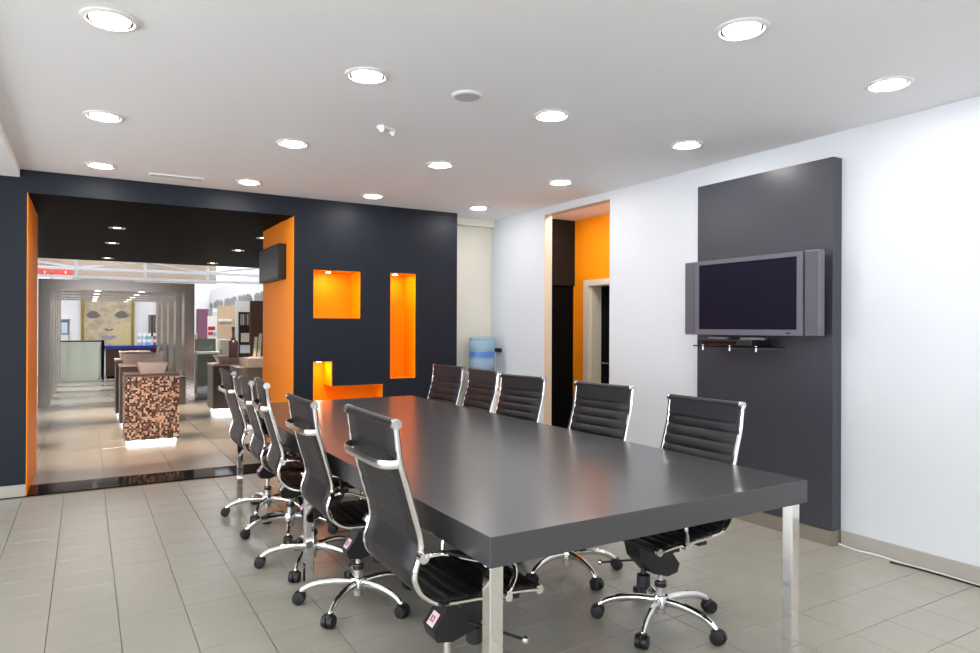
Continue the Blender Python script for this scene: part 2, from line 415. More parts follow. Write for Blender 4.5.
for a, b in ((2.597, 2.702), (3.601, 3.715)):
    s = bevel(B(TVX, TVX+.055, a, b, 1.352, 1.902).build('side_speaker', 'tv_silver', t, smooth=False), .006)
    B(TVX-.003, TVX+.001, a+.012, b-.012, 1.365, 1.89).build('speaker_grille', 'tv_grille', s, smooth=False)
B(TVX+.06, 4.119, 3.0, 3.3, 1.5, 1.75).build('wall_mount', 'black_plastic', t, smooth=False)
B(TVX-.0095, TVX-.008, 2.80, 2.83, 1.366, 1.372).build('power_light', 'black_gloss', t, smooth=False)
t = thing('wall_shelf', 'small black glass shelf on metal brackets under the television', 'shelf', (4.119, 3.25, 1.27))
B(-.24, 0, -.30, .30, -.004, .004).build('glass_plate', 'black_gloss', t, smooth=False)
for y in (-.22, 0, .24):
    MB().box(-.2, 0, y-.008, y+.008, -.016, -.004).cyl((-.2, y, -.03), (-.2, y, -.004), .007, 10).cyl((-.2, y, .004), (-.2, y, .010), .009, 10).build('bracket', 'satin_chrome', t)
t = thing('media_player', 'slim black media player on the shelf under the television', 'media player', (3.99, 3.27, 1.274))
bevel(B(-.10, .1, -.23, .25, .006, .045).build('case', 'black_plastic', t, smooth=False), .003)
B(-.102, -.099, -.1, .2, .015, .035).build('front_panel', 'black_gloss', t, smooth=False)
for y in (-.18, .2):
    MB().cyl((-.05, y, 0), (-.05, y, .007), .012, 10).build('foot', 'black_plastic', t)
for nm, y, a in (('silver remote control lying on the media player, towards the panel edge', 3.06, .12), ('silver remote control lying on the media player, tilted, towards the doorway', 3.36, -.15)):
    t = thing('remote_control', nm, 'remote', (3.93, y, 1.3195), a)
    bevel(B(-.02, .02, -.09, .09, 0, .016).build('case', 'tv_silver', t, smooth=False), .004)
    for k in range(4): B(-.01, .01, -.07+k*.03, -.055+k*.03, .016, .018).build('button', 'black_plastic', t, smooth=False)
# cables by the skirting
pts = [pix(835, 541.5, Z=.006)]
def cable(nm, label, pp, mt):
    P = spline([Vector((x, y, .006)) for x, y in pp], 8)
    tag(MB().tube(P, .0055, 8).build(nm, mt), label, 'cable')
cable('white_cable', 'thin white cable lying along the skirting of the white wall', [(4.195, 2.61), (4.172, 2.48), (4.19, 2.36), (4.178, 2.2), (4.19, 2.0), (4.178, 1.8), (4.185, 1.5), (4.18, .9)], 'white_plastic')
cable('black_cable', 'black cable end lying beside the white cable on the floor', [(4.135, 2.25), (4.158, 2.12), (4.165, 1.95), (4.163, 1.8), (4.165, 1.5), (4.16, .9)], 'black_plastic')

# ------------------------------------------------------------------ conference table
X0, X1, Y0, Y1, TZ, TT = 1.0256, 2.5376, 1.711, 5.632, .781, .092
tab = thing('conference_table', 'long dark grey conference table on square chrome legs', 'table', ((X0+X1)/2, (Y0+Y1)/2, 0))
c = tab.location
bevel(B(X0-c.x, X1-c.x, Y0-c.y, Y1-c.y, TZ-TT, TZ).build('tabletop', 'table_laminate', tab, smooth=False), .002)
lw = .046
for x in (X0+.0005, X1-lw-.052):
    for y in (Y0+.0005, 3.675-lw/2, Y1-lw-.004):
        bevel(B(x-c.x, x+lw-c.x, y-c.y, y+lw-c.y, 0, TZ-TT).build('leg', 'chrome', tab, smooth=False), .002)

# ------------------------------------------------------------------ chairs
HW = .228
PROF = [(-.291, 1.056), (-.276, .94), (-.252, .855), (-.231, .78), (-.208, .701), (-.205, .655), (-.219, .613), (-.226, .571), (-.205, .522), (-.158, .486), (-.11, .475), (.009, .469), (.144, .464), (.236, .455)]
curve = spline([Vector((x, 0, z)) for x, z in PROF], 10)
def resample(c, ds):
    out = [c[0]]; acc = 0
    for a, b in zip(c, c[1:]):
        L = (b-a).length; pos = 0
        while acc+(L-pos) >= ds:
            pos += ds-acc; out.append(a+(b-a)*(pos/L)); acc = 0
        acc += L-pos
    return out
fine = resample(curve, .0065)
def sling(name, i0, i1, first):
    m = MB(); rings = []
    ys = (-.2195, -.214, -.12, 0, .12, .214, .2195)
    pitch = .052
    for i in range(i0, i1):
        p = fine[i]; t = (fine[min(i+1, len(fine)-1)]-fine[max(i-1, 0)]).normalized(); n = Vector((-t.z, 0, t.x))
        s = i*.0065
        if s < .085: b = .010
        else:
            b = .009*abs(math.sin(math.pi*(s-.085)/pitch))**.55
        fr = [Vector((p.x, y, p.z))+n*((.004+b)*(1 if abs(y) < .215 else .25)) for y in ys]
        bk = [Vector((p.x, y, p.z))-n*((.005+.35*b)*(1 if abs(y) < .215 else .3)) for y in reversed(ys)]
        rings.append(fr+bk)
    m.ring_loft(rings)
    return m.mesh(name, 'leather', angle=60)
split = min(range(len(fine)), key=lambda i: (fine[i]-Vector((-.205, 0, .522))).length)
CH = {}
CH['backrest'] = sling('backrest', 0, split+1, True)
CH['seat'] = sling('seat', split, len(fine), False)
CH['top_roll'] = MB().tube([(-.291, -.221, 1.056), (-.291, .221, 1.056)], .0155, 16).mesh('top_roll', 'leather')
CH['front_roll'] = MB().tube([(.236, -.221, .455), (.236, .221, .455)], .013, 14).mesh('front_roll', 'leather')
rail = [Vector((p.x, 0, p.z)) for p in resample(curve, .02)]+[Vector((.236, 0, .455))]
for s, k in ((1, 'L'), (-1, 'R')):
    pts = [Vector((p.x, s*HW, p.z)) for p in rail]
    CH['side_rail'+k] = MB().tube(pts, .009, 8, r2=.0125, upv=(0, 1, 0)).mesh('side_rail', 'chrome')
    m = MB().cyl((-.291, s*.219, 1.056), (-.291, s*.237, 1.056), .0175, 18).cyl((-.291, s*.237, 1.056), (-.291, s*.2385, 1.056), .009, 12)
    CH['top_cap'+k] = m.mesh('end_cap', 'satin_chrome')
    CH['front_cap'+k] = MB().cyl((.236, s*.219, .455), (.236, s*.237, .455), .016, 18).cyl((.236, s*.237, .455), (.236, s*.2385, .455), .008, 12).mesh('end_cap', 'satin_chrome')
    ap = spline([(-.208, s*.242, .640), (-.185, s*.262, .648), (-.14, s*.264, .646), (-.10, s*.264, .632), (-.05, s*.264, .614), (-.01, s*.264, .604), (.07, s*.264, .595), (.112, s*.268, .572), (.117, s*.266, .535), (.105, s*.262, .50), (.098, s*.250, .468)], 5)
    m = MB().tube(ap, .0055, 8, r2=.013, upv=(0, 1, 0))
    m.cyl((-.208, s*.236, .640), (-.208, s*.262, .640), .016, 14).cyl((.098, s*.236, .462), (.098, s*.262, .462), .014, 14)
    CH['armrest'+k] = m.mesh('armrest', 'chrome')
CH['back_bar'] = MB().tube(spline([(-.274, .222, .932), (-.297, .214, .930), (-.318, .185, .928), (-.326, .13, .927), (-.328, 0, .927), (-.326, -.13, .927), (-.318, -.185, .928), (-.297, -.214, .930), (-.274, -.222, .932)], 3), .0045, 8, r2=.0145, upv=(0, 0, 1)).mesh('back_bar', 'satin_chrome')
m = MB().prism([(-.075, .30), (-.062, .262), (.0, .252), (.09, .28), (.17, .36), (.19, .43), (.19, .447), (.02, .45), (-.035, .352)], 'y', -.048, .048)
m.box(-.06, -.01, -.225, .225, .442, .458).box(.11, .16, -.225, .225, .438, .454)
CH['tilt_mechanism'] = m.mesh('tilt_mechanism', 'black_plastic', smooth=False)
CH['tension_knob'] = MB().lathe([(.012, .30), (.014, .272), (.030, .268), (.032, .215), (.026, .208)], (.11, 0, 0), 14).mesh('tension_knob', 'black_plastic')
CH['lever'] = MB().tube(spline([(.06, -.05, .31), (.11, -.11, .30), (.195, -.20, .278)], 4), .005, 8).mesh('lever', 'black_plastic')
CH['lever_knob'] = MB().lathe([(.004, -.013), (.011, -.008), (.0135, 0), (.011, .008), (.004, .013)], (.199, -.205, .277), 12).mesh('lever_knob', 'satin_chrome')
def stk(u, v, e=.0012):   # a point on the sloping rear face of the mechanism
    k = .12+.76*v
    return (-.075+.04*k-.79*e, -.024+.048*u, .30+.052*k+.61*e)
st = MB().add([stk(0, 0), stk(1, 0), stk(1, 1), stk(0, 1), stk(0, 0, .0001), stk(1, 0, .0001), stk(1, 1, .0001), stk(0, 1, .0001)], [(0,1,2,3),(7,6,5,4),(0,4,5,1),(1,5,6,2),(2,6,7,3),(3,7,4,0)])
CH['sticker'] = st.mesh('sticker', 'label_pink', smooth=False)
mk = MB()
for u0, v0, u1, v1 in ((.3, .3, .38, .7), (.38, .62, .55, .7), (.38, .3, .55, .38), (.62, .3, .7, .7), (.7, .62, .82, .7), (.7, .46, .8, .54), (.7, .3, .82, .38)):
    mk.add([stk(u0, v0, .0018), stk(u1, v0, .0018), stk(u1, v1, .0018), stk(u0, v1, .0018)], [(0, 1, 2, 3)])
CH['sticker_print'] = mk.mesh('sticker_print', 'dark_gap', smooth=False)
CH['gas_piston'] = MB().lathe([(.014, .17), (.014, .27)], seg=16).mesh('gas_piston', 'chrome')
CH['gas_column'] = MB().lathe([(.024, .045), (.024, .175), (.027, .175), (.027, .200), (.018, .206)], seg=18).mesh('gas_column', 'satin_chrome')
CH['column_collar'] = MB().lathe([(.0268, .176), (.0285, .176), (.0285, .198), (.0268, .198)], seg=18).mesh('column_collar', 'black_plastic')
CH['base_hub'] = MB().lathe([(.032, .075), (.04, .082), (.042, .115), (.034, .135), (.028, .138)], seg=20).mesh('base_hub', 'chrome')
ap = spline([(.03, 0, .108), (.12, 0, .112), (.20, 0, .103), (.25, 0, .087), (.277, 0, .070), (.285, 0, .056)], 4)
n = len(ap)
CH['arm'] = MB().tube(ap, [.021-.008*i/(n-1) for i in range(n)], 10, r2=[.015-.003*i/(n-1) for i in range(n)], upv=(0, 1, 0)).mesh('base_arm', 'chrome')
m = MB()
for s in (-1, 1):
    m.ring_loft([[(.297+r*math.cos(a*math.pi/8), y, .032+r*math.sin(a*math.pi/8)) for a in range(16)] for r, y in [(.016, s*.029), (.029, s*.027), (.032, s*.016), (.032, s*.004)]])
m.ring_loft([[(.290+r*math.cos(a*math.pi/8), r*math.sin(a*math.pi/8)*.9, z) for a in range(16)] for r, z in [(.029, .033), (.027, .054), (.018, .066)]])
CH['caster'] = m.mesh('caster', 'black_plastic')
NEAR = 'black ribbed office chair seen from behind, '
FAR = 'black ribbed office chair facing across the table, '
CHAIRS = [  # x, y, heading, height change, base turn, label
 (1.112, 2.15, -.02, .046, 20, NEAR+'farthest from the dark niche wall'),
 (1.192, 3.288, -.014, -.015, 8, NEAR+'fourth from the dark niche wall'),
 (1.158, 3.972, -.104, .022, 25, NEAR+'third from the dark niche wall'),
 (1.205, 4.66, -.055, -.015, 40, NEAR+'second from the dark niche wall'),
 (1.181, 5.225, .009, .012, 24, NEAR+'closest to the dark niche wall'),
 (2.350, 2.345, math.pi-.005, -.017, 30, FAR+'in front of the charcoal panel'),
 (2.376, 3.11, math.pi+.09, -.005, 8, FAR+'between panel and doorway'),
 (2.385, 3.985, math.pi+.13, -.012, 5, FAR+'in front of the doorway jamb'),
 (2.450, 4.69, math.pi-.018, -.010, 10, FAR+'in front of the water cooler'),
 (2.455, 5.275, math.pi+.11, -.007, 30, FAR+'closest to the dark wall'),
]
UPPER = ['backrest', 'seat', 'top_roll', 'front_roll', 'side_railL', 'side_railR', 'top_capL', 'top_capR', 'front_capL', 'front_capR', 'armrestL', 'armrestR', 'back_bar', 'tilt_mechanism', 'tension_knob', 'lever', 'gas_piston']
for x, y, a, dz, bt, label in CHAIRS:
    t = thing('office_chair', label, 'chair', (x, y, 0), a, 'ribbed office chairs around the conference table')
    for k in UPPER:
        o = link(CH[k].name.split('.')[0], CH[k], t, (0, 0, dz))
        if k == 'tilt_mechanism':
            s = link('sticker', CH['sticker'], o); s['label'] = 'small pink and white warning sticker'
            link('sticker_print', CH['sticker_print'], o)
        if k == 'lever': link('lever_knob', CH['lever_knob'], o)
    g = link('gas_column', CH['gas_column'], t); link('column_collar', CH['column_collar'], g)
    link('base_hub', CH['base_hub'], t)
    for q in range(5):
        b = link('base_arm', CH['arm'], t, (0, 0, 0), math.radians(bt+72*q))
        link('caster', CH['caster'], b)

# ------------------------------------------------------------------ water cooler and wall socket
t = thing('water_cooler', 'white water cooler with blue bottle in the recess beside the dark wall', 'water cooler', (3.955, 6.80, 0))
bevel(B(-.15, .15, -.15, .15, .02, .88).build('body', 'white_plastic', t, smooth=False), .02, 3)
MB().lathe([(.09, .88), (.13, .885), (.13, .90), (.08, .905)], seg=24).build('collar', 'white_plastic', t)
b = MB().lathe([(.05, .895), (.10, .905), (.146, .94), (.15, .97), (.15, 1.02), (.146, 1.03), (.15, 1.04), (.15, 1.13), (.146, 1.14), (.15, 1.15), (.15, 1.24), (.146, 1.25), (.15, 1.26), (.148, 1.275), (.13, 1.29)], seg=32).build('bottle', 'water_bottle', t)
MB().lathe([(.1512, 1.055), (.1512, 1.12)], seg=32, caps=False).build('bottle_label', 'bottle_band', b)
for s in (-.05, .05): MB().cyl((s, -.15, .78), (s, -.18, .77), .012, 10).build('tap', 'bottle_band' if s < 0 else 'red_tag', t)
B(-.10, .10, -.18, -.15, .60, .62).build('drip_tray', 'grey_plastic', t, smooth=False)
t = thing('wall_socket', 'black double socket on the white wall above its cable duct', 'socket', (XR, 6.865, 1.13))
for s in (-.04, .04): bevel(B(-.014, -.0005, s-.037, s+.037, -.024, .024).build('socket_plate', 'black_plastic', t, smooth=False), .003)
B(-.012, -.0005, .055, .075, -1.0, -.026).build('cable_duct', 'white_plastic', t, smooth=False)

# screen on the orange jamb
t = thing('wall_screen', 'black flat screen mounted high on the orange side of the opening', 'screen', (OX1-.007, 7.45, 2.07))
bevel(B(-.082, -.0, -.44, .44, -.185, .178).build('housing', 'black_plastic', t, smooth=False), .004)
B(-.085, -.082, -.42, .42, -.165, .158).build('panel', 'charcoal_panel', t, smooth=False)

# ------------------------------------------------------------------ showroom shell
YB, HS = 22.4, 4.3
struct(B(-6, 7, YB, YB+.1, 0, HS).build('wall_showroom_back', 'white_paint', smooth=False))
struct(B(6.0, 6.1, YD+WT, YB, 0, HS).build('wall_showroom_right', 'white_paint', smooth=False))
struct(B(-5.1, -5, YD+WT, YB, 0, HS).build('wall_showroom_left', 'white_paint', smooth=False))
struct(B(-6, 7, 13.15, YB+.1, HS, HS+.1).build('ceiling_showroom', 'white_paint', smooth=False))
struct(B(-5, 6, 13.05, 13.15, OZ+.1, HS).build('wall_fascia', 'white_paint', smooth=False))
for y in (14.6, 17.2, 19.6, 21.6):  # unseen panels added to brighten the showroom
    for x in (-2.6, .5, 3.6):
        t = thing('added_light_panel', 'long white light panel added unseen on the high showroom ceiling', 'light', (x, y, HS), 0, 'added showroom light panels')
        MB().box(-.95, .95, -.35, -.32, -.06, -.001).box(-.95, .95, .32, .35, -.06, -.001).box(-.95, -.92, -.32, .32, -.06, -.001).box(.92, .95, -.32, .32, -.06, -.001).build('frame', 'white_plastic', t, smooth=False)
        B(-.92, .92, -.32, .32, -.05, -.04).build('diffuser', 'shop_glow', t, smooth=False)

struct(B(-5, 3.2, 20.6, 20.8, 2.62, HS).build('wall_bulkhead', 'bulkhead_tan', smooth=False))
# steel portal frames
ORD = ['first', 'second', 'third', 'fourth', 'fifth']
for k, y in enumerate((13.85, 15.25, 16.65, 18.05, 19.45)):
    t = thing('steel_portal', 'brushed steel portal frame, %s in the walk-through row from the black soffit' % ORD[k], 'portal', (.54, y, 0), 0, 'steel portals in the showroom')
    B(-1.23, -1.055, 0, .42, 0, 2.03).build('post', 'brushed_steel', t, smooth=False)
    B(1.055, 1.23, 0, .42, 0, 2.03).build('post', 'brushed_steel', t, smooth=False)
    B(-1.23, 1.23, 0, .42, 2.03, 2.205).build('lintel', 'brushed_steel', t, smooth=False)
    B(-1.055, 1.055, 0, .42, 0, .006).build('floor_band', 'brushed_steel', t, smooth=False)  # thin steel band across the floor between the posts
    for x in (-.35, .35):
        MB().lathe([(.05, 2.0295), (.05, 2.024), (.04, 2.022)], (x, .2, 0), 16).build('lamp', 'portal_glow', t)
# white roof truss above the portals
def Zof(px, py, Y): return pix(px, py, Y=Y).z
t = thing('roof_truss', 'white lattice roof truss spanning above the steel portals', 'truss', (0, 14.9, 0))
zb, zm, zt = Zof(80, 277, 14.9), Zof(80, 268.5, 14.9), Zof(80, 259, 14.9)
for z, h_ in ((zb, .05), (zm, .05), (zt+.05, .10)):
    B(-4.5, 5.9, -.05, .05, z-h_/2, z+h_/2).build('chord', 'white_paint', t, smooth=False)
for i in range(9):
    x = -3.6+i*1.15
    B(x-.025, x+.025, -.03, .03, zb+.025, zt).build('strut', 'white_paint', t, smooth=False)
    s = 1 if i % 2 else -1
    MB().cyl((x, 0, zm+.02 if s > 0 else zt), (x+1.15, 0, zt if s > 0 else zm+.02), .02, 8).build('brace', 'white_paint', t)
def pbox(x0, y0, x1, y1, Y, d):
    a, b = pix(x0, y1, Y=Y), pix(x1, y0, Y=Y)
    return a.x, b.x, Y, Y+d, a.z, b.z
for (x0, x1, label) in ((33, 50, 'pale red shop sign high behind the white truss, beside the soffit corner'), (53, 72, 'bright red shop sign high behind the white truss')):
    bx = pbox(x0, 269, x1, 277, 20.1, .06)
    t = thing('shop_sign', label, 'sign', (bx[0], bx[2], bx[4]))
    B(0, bx[1]-bx[0], 0, .45, 0, bx[5]-bx[4]).build('board', 'red_paint', t, smooth=False)
    B(.25, bx[1]-bx[0]-.12, -.02, 0, .1, .16).build('light_strip', 'cream_panel', t, smooth=False)
    B(0, bx[1]-bx[0], -.015, 0, -.03, 0).build('rim', 'white_paint', t, smooth=False)

# painting of a face on the back wall
AY = YB-.06
a0, a1 = pix(83, 300, Y=AY), pix(132.5, 300, Y=AY)
t = thing('face_painting', 'large gold-framed painting of a pale mosaic face with grey eyes', 'painting', (0, AY, 0))
zb_, zt_ = .75, 2.75
B(a0.x, a1.x, 0, .055, zb_, zt_).build('canvas', 'art_canvas', t, smooth=False)
for bx in ((a0.x-.05, a0.x+.03), (a1.x-.03, a1.x+.05)): B(bx[0], bx[1], -.02, .055, zb_-.05, zt_+.05).build('frame_side', 'art_gold', t, smooth=False)
B(a0.x+.03, a1.x-.03, -.02, .055, zt_, zt_+.05).build('frame_side', 'art_gold', t, smooth=False)
B(a0.x+.03, a1.x-.03, -.02, .055, zb_-.05, zb_).build('frame_side', 'art_gold', t, smooth=False)
def onart(px, py): p = pix(px, py, Y=AY); return (p.x, p.z)
def blob(name, pp, mt, d=-.006): MB().prism([onart(*q) for q in pp], 'y', d, 0).build(name, mt, t, smooth=False)
for ex in (86, 114.3):
    blob('eye', [(ex, 315), (ex+3, 312.2), (ex+7, 310.6), (ex+11, 312), (ex+15, 316.2), (ex+10, 318.2), (ex+5, 318.4), (ex+2, 317)], 'art_grey')
blob('cheek', [(110, 331), (116, 325), (124, 322), (131, 322), (131, 345), (112, 345), (108, 338)], 'art_yellow', -.003)
blob('nose', [(104, 329.2), (107, 328.4), (109, 330), (112, 328.6), (114, 329.2), (111, 331), (107, 330.8)], 'art_grey', -.005)
blob('lips', [(100, 337), (105, 335.2), (109, 336), (113, 335.2), (117, 336.6), (112, 339.6), (106, 339.8)], 'art_lip', -.006)
# reception counter, desk, cans, hanging samples, notice
t = thing('reception_counter', 'curved frosted grey-green reception counter below the face painting', 'counter', (-.075, 20.1, 0))
m = MB(); rings = []
sh = [(-.6, .25)]+[(-.6+.0, .12)]+[(-.5, .03), (-.3, 0), (.25, 0), (.36, .03), (.43, .12), (.445, .3)]
def cnt(z, k=1): return [(x*k, y) for x, y in sh]
prof = [(.0, .90), (.04, .96), (.12, .995), (.3, 1), (.99, 1)]
m.ring_loft([[(x*k, y+(.05*(1-k)), z) for x, y in sh]+[(.445*k, .5, z), (-.6*k, .5, z)] for z, k in prof]).build('body', 'frosted_green', t)
m = MB(); m.ring_loft([[(x, y, z) for x, y in sh]+[(.445, .5, z), (-.6, .5, z)] for z in (.992, 1.02)]).build('worktop', 'black_plastic', t, smooth=False)
B(.446, .50, .1, .55, 0, 1.03).build('side_panel', 'dark_gap', t, smooth=False)
t = thing('desk', 'dark wooden desk with a bright blue top beside the reception counter', 'desk', (1.05, 20.65, 0))
B(-.58, .75, 0, .6, .06, .80).build('body', 'wood_desk', t, smooth=False)
B(-.62, .80, -.05, .65, .80, .87).build('top', 'blue_top', t, smooth=False)
B(-.56, .73, .02, .58, 0, .06).build('plinth', 'dark_gap', t, smooth=False)
for k in range(2): B(-.5+k*.62, .08+k*.62, -.012, 0, .12, .72).build('front_panel', 'wood_desk', t, smooth=False)
for (x0, x1, nm, c1, c2) in ((137, 142, 'pale grey', 'grey_plastic', 'white_plastic'), (142, 146, 'pale blue', 'pale_blue', 'white_plastic'), (146, 151, 'teal', 'teal', 'white_plastic'), (153, 158, 'rust red', 'rust_red', 'ceramic')):
    p, q = pix(x0, 340, Y=20.9), pix(x1, 340, Y=20.9); r = (q.x-p.x)/2
    t = thing('stacked_cans', 'stack of %s round tins standing on the blue desk top' % nm, 'tins', ((p.x+q.x)/2, 20.9, .87))
    for k in range(4): MB().lathe([(r*.96, k*.085), (r, k*.085+.01), (r, k*.085+.07), (r*.96, k*.085+.08)], seg=16).build('tin', c1 if k % 2 == 0 else c2, t)
p = pix(154.5, 327, Y=YB-.1)
t = thing('sample_hanger', 'cluster of dark tile sample strips hanging on the back wall by the portal', 'samples', (p.x, YB, p.z))
B(-.17, .2, -.03, -.001, .30, .36).build('rail', 'grey_plastic', t, smooth=False)
for k in range(5): B(-.16+k*.07, -.10+k*.07, -.08, -.03, -.3+.02*(k % 2), .36+.1*(k > 2)).build('strip', ['art_grey', 'charcoal_panel', 'wood_dark', 'charcoal_panel', 'art_grey'][k], t, smooth=False)
p = pix(64.5, 328, Y=YB)
t = thing('wall_notice', 'small framed notice hanging on the white back wall beside the painting', 'notice', (p.x, YB, p.z))
B(-.09, .09, -.02, -.001, -.18, .2).build('frame', 'art_grey', t, smooth=False)
B(-.07, .07, -.024, -.02, -.15, .16).build('picture', 'pale_blue', t, smooth=False)
B(-.12, .14, -.03, -.001, .22, .24).build('hook_rail', 'charcoal_panel', t, smooth=False)
B(.10, .115, -.02, -.001, -.8, .22).build('cord', 'charcoal_panel', t, smooth=False)

# mosaic pedestals with basins
def pedestal(x, y, w, dep, h, mos, label):
    t = thing('basin_pedestal', label, 'pedestal', (x, y, 0), 0, 'basin pedestals in the showroom')
    B(0, w, 0, dep, .042, h).build('body', 'mosaic_grout' if mos else 'wood_dark', t, smooth=False)
    B(.03, w-.03, .03, dep-.03, 0, .042).build('glow_plinth', 'plinth_glow', t, smooth=False)
    if mos:
        m = MB(); n = 27; s = w/n; rows = int((h-.042)/s); rnd = random.Random(3)
        def pick(): return rnd.choices([0, 1, 2, 3], [34, 20, 26, 20])[0]
        for i in range(n):
            for j in range(rows):
                m.box(i*s+.0012, (i+1)*s-.0012, -.004, .0005, .042+j*s+.0012, .042+(j+1)*s-.0012, pick())
        for i in range(int(dep/s)):
            for j in range(rows):
                m.box(-.004, .0005, i*s+.0012, (i+1)*s-.0012, .042+j*s+.0012, .042+(j+1)*s-.0012, pick())
        o = m.build('mosaic_tiles', ['mosaic_cream', 'mosaic_tan', 'mosaic_brown', 'mosaic_dark'], t, smooth=False); o['kind'] = 'stuff'
        B(-.004, w+.004, -.004, dep, h, h+.012).build('top_slab', 'mosaic_brown', t, smooth=False)
    else:
        B(-.01, w+.01, -.01, dep, h, h+.03).build('top_slab', 'stone_slab', t, smooth=False)
    return t
pedestal(.405, 9.03, .58, .56, .812, True, 'pedestal clad in brown and cream mosaic tiles, lit from below')
pedestal(.42, 10.75, .55, .5, .83, False, 'dark brown pedestal directly behind the mosaic pedestal')
pedestal(.41, 11.95, .55, .5, .85, False, 'dark brown pedestal farther behind the mosaic pedestal, near the portals')
def basin(name, label, x, y, z, w0, w1, d0, d1, h, mt, tapered=True):
    t = thing(name, label, 'basin', (x, y, z))
    def R(w, d, zz): return [(-w/2, -d/2, zz), (w/2, -d/2, zz), (w/2, d/2, zz), (-w/2, d/2, zz)]
    o = MB().ring_loft([R(w0, d0, 0), R(w1, d1, h), R(w1-.03, d1-.03, h), R(w0-.03, d0-.03, .03)]).build('bowl', mt, t, smooth=False); bevel(o, .006)
    MB().lathe([(.02, .03), (.02, .033)], (0, 0, 0), 14).build('drain', 'chrome', t)
    return t
basin('vessel_basin', 'cream tapered vessel basin standing on the mosaic pedestal', .70, 9.30, .8245, .26, .33, .36, .42, .135, 'ceramic')
t = thing('basin_faucet', 'wedge-shaped pale faucet rising behind the cream basin', 'faucet', (.76, 9.55, .8245))
MB().prism([(-.14, .14), (.02, .2), (.07, .26), (.09, .26), (.09, 0), (.04, 0), (.04, .13)], 'y', -.03, .03).build('spout', 'ceramic_grey', t, smooth=False)
MB().cyl((.03, 0, .2), (.03, 0, .3), .012, 10).build('handle', 'satin_chrome', t)
basin('block_basin', 'pinkish grey block basin on the brown pedestal behind the mosaic one', .70, 11.0, .8605, .46, .5, .4, .44, .15, 'ceramic_grey')
basin('far_basin', 'low white basin on the brown pedestal nearest the portals', .68, 12.2, .8805, .4, .44, .36, .4, .12, 'ceramic')

# right-hand displays of the showroom
t = thing('vanity_cabinet', 'brown wooden vanity cabinet with glowing plinth, standing right of the portals', 'cabinet', (1.77, 11.6, 0))
B(0, .62, 0, .55, .07, .765).build('body', 'wood_dark', t, smooth=False)
B(-.012, 0, 0, .55, .07, .765).build('side_panel', 'wood_grey', t, smooth=False)
B(.04, .58, .04, .5, 0, .07).build('glow_plinth', 'plinth_glow', t, smooth=False)
B(-.015, .63, -.01, .56, .765, .79).build('worktop', 'stone_slab', t, smooth=False)
for k in range(2): B(.01+k*.30, .30+k*.30, -.014, 0, .09, .75).build('door', 'wood_dark', t, smooth=False)
t = basin('round_basin', 'pinkish beige basin on the brown vanity cabinet', 2.03, 11.85, .7905, .28, .42, .3, .4, .13, 'stone_slab')
t = thing('low_cabinet', 'grey cabinet carrying a thick stone slab beside the orange jamb', 'cabinet', (1.90, 10.35, 0))
B(0, 1.4, 0, .6, .07, .80).build('body', 'wood_grey', t, smooth=False)
B(.04, 1.36, .04, .56, 0, .07).build('glow_plinth', 'plinth_glow', t, smooth=False)
B(.14, 1.5, -.06, .62, .80, .935).build('stone_slab', 'stone_slab', t, smooth=False)
for k in range(3): B(.01+k*.465, .465+k*.465, -.014, 0, .09, .79).build('door', 'wood_grey', t, smooth=False)
def stand(name, label, cat, px, Y, d, parts, base=0.0):
    """parts: (part name, x0,y0,x1,y1 in photo pixels on the plane Y, depth offset, thickness, material)"""
    t = thing(name, label, cat, (pix(px, 330, Y=Y).x, Y, base)); L = t.location
    for nm, x0, y0, x1, y1, off, th, mt in parts:
        a, b = pix(x0, 330, Y=Y).x, pix(x1, 330, Y=Y).x; xm = (x0+x1)/2
        z1 = pix(xm, y0, Y=Y).z; z0 = base if y1 is None else pix(xm, y1, Y=Y).z
        B(a-L.x, b-L.x, off, off+th, max(z0, base)-L.z, z1-L.z).build(nm, mt, t, smooth=False)
    return t
stand('display_board', 'tall purple display board beside the steel portal', 'board', 204, 17.4, .1, [('board', 196.5, 309, 212, None, 0, .06, 'purple_board'), ('edge_strip', 208, 309, 212.2, 316, -.01, .01, 'letter_grey')])
stand('price_stand', 'slim white display post with red tags in front of the purple board', 'stand', 212, 16.2, .1, [('post', 208, 316, 217, None, 0, .08, 'white_plastic'), ('tag', 208, 326.5, 215, 330, -.01, .01, 'red_tag'), ('tag', 208, 332, 213, 335, -.01, .01, 'red_tag'), ('tag', 213.5, 332, 216.5, 336, -.01, .01, 'teal')])
stand('display_board', 'tall beige display board with a white shelf strip', 'board', 228, 16.6, .1, [('board', 217.5, 306, 237, None, 0, .06, 'beige_board'), ('shelf_strip', 218, 319, 231, 321.5, -.05, .05, 'white_plastic')])
stand('white_display_wall', 'white display wall standing behind the sample racks', 'board', 240, 15.2, .1, [('board', 236, 301, 251, None, 0, .08, 'white_plastic'), ('shelf', 236.5, 345, 250.5, 346, -.15, .15, 'grey_plastic')])
stand('display_board', 'reddish brown display board next to the orange jamb', 'board', 258, 12.9, .1, [('board', 250.2, 302, 268, None, 0, .06, 'brown_board'), ('rail', 250.2, 301, 268, 302, -.01, .08, 'charcoal_panel')])
SLAB = .935
stand('sample_rack', 'black upright tile sample rack standing on the stone slab', 'rack', 244, 10.75, .1,
    [('frame', 239, 312, 249.5, None, 0, .05, 'black_plastic')]+[('sample', 240.3+k*2.2, 314, 241.8+k*2.2, 325, -.01, .01, ['grey_plastic', 'cream_panel', 'art_grey', 'grey_plastic'][k]) for k in range(4)]
    +[('card', 241, 333, 249, 342, -.012, .012, 'white_plastic'), ('card', 240, 345, 250, 353, -.012, .012, 'pale_blue')], SLAB)
p = pix(233.5, 350, Y=10.6)
t = thing('tall_bottle', 'dark maroon bottle vase with a slender neck on the stone slab', 'vase', (p.x, 10.62, SLAB))
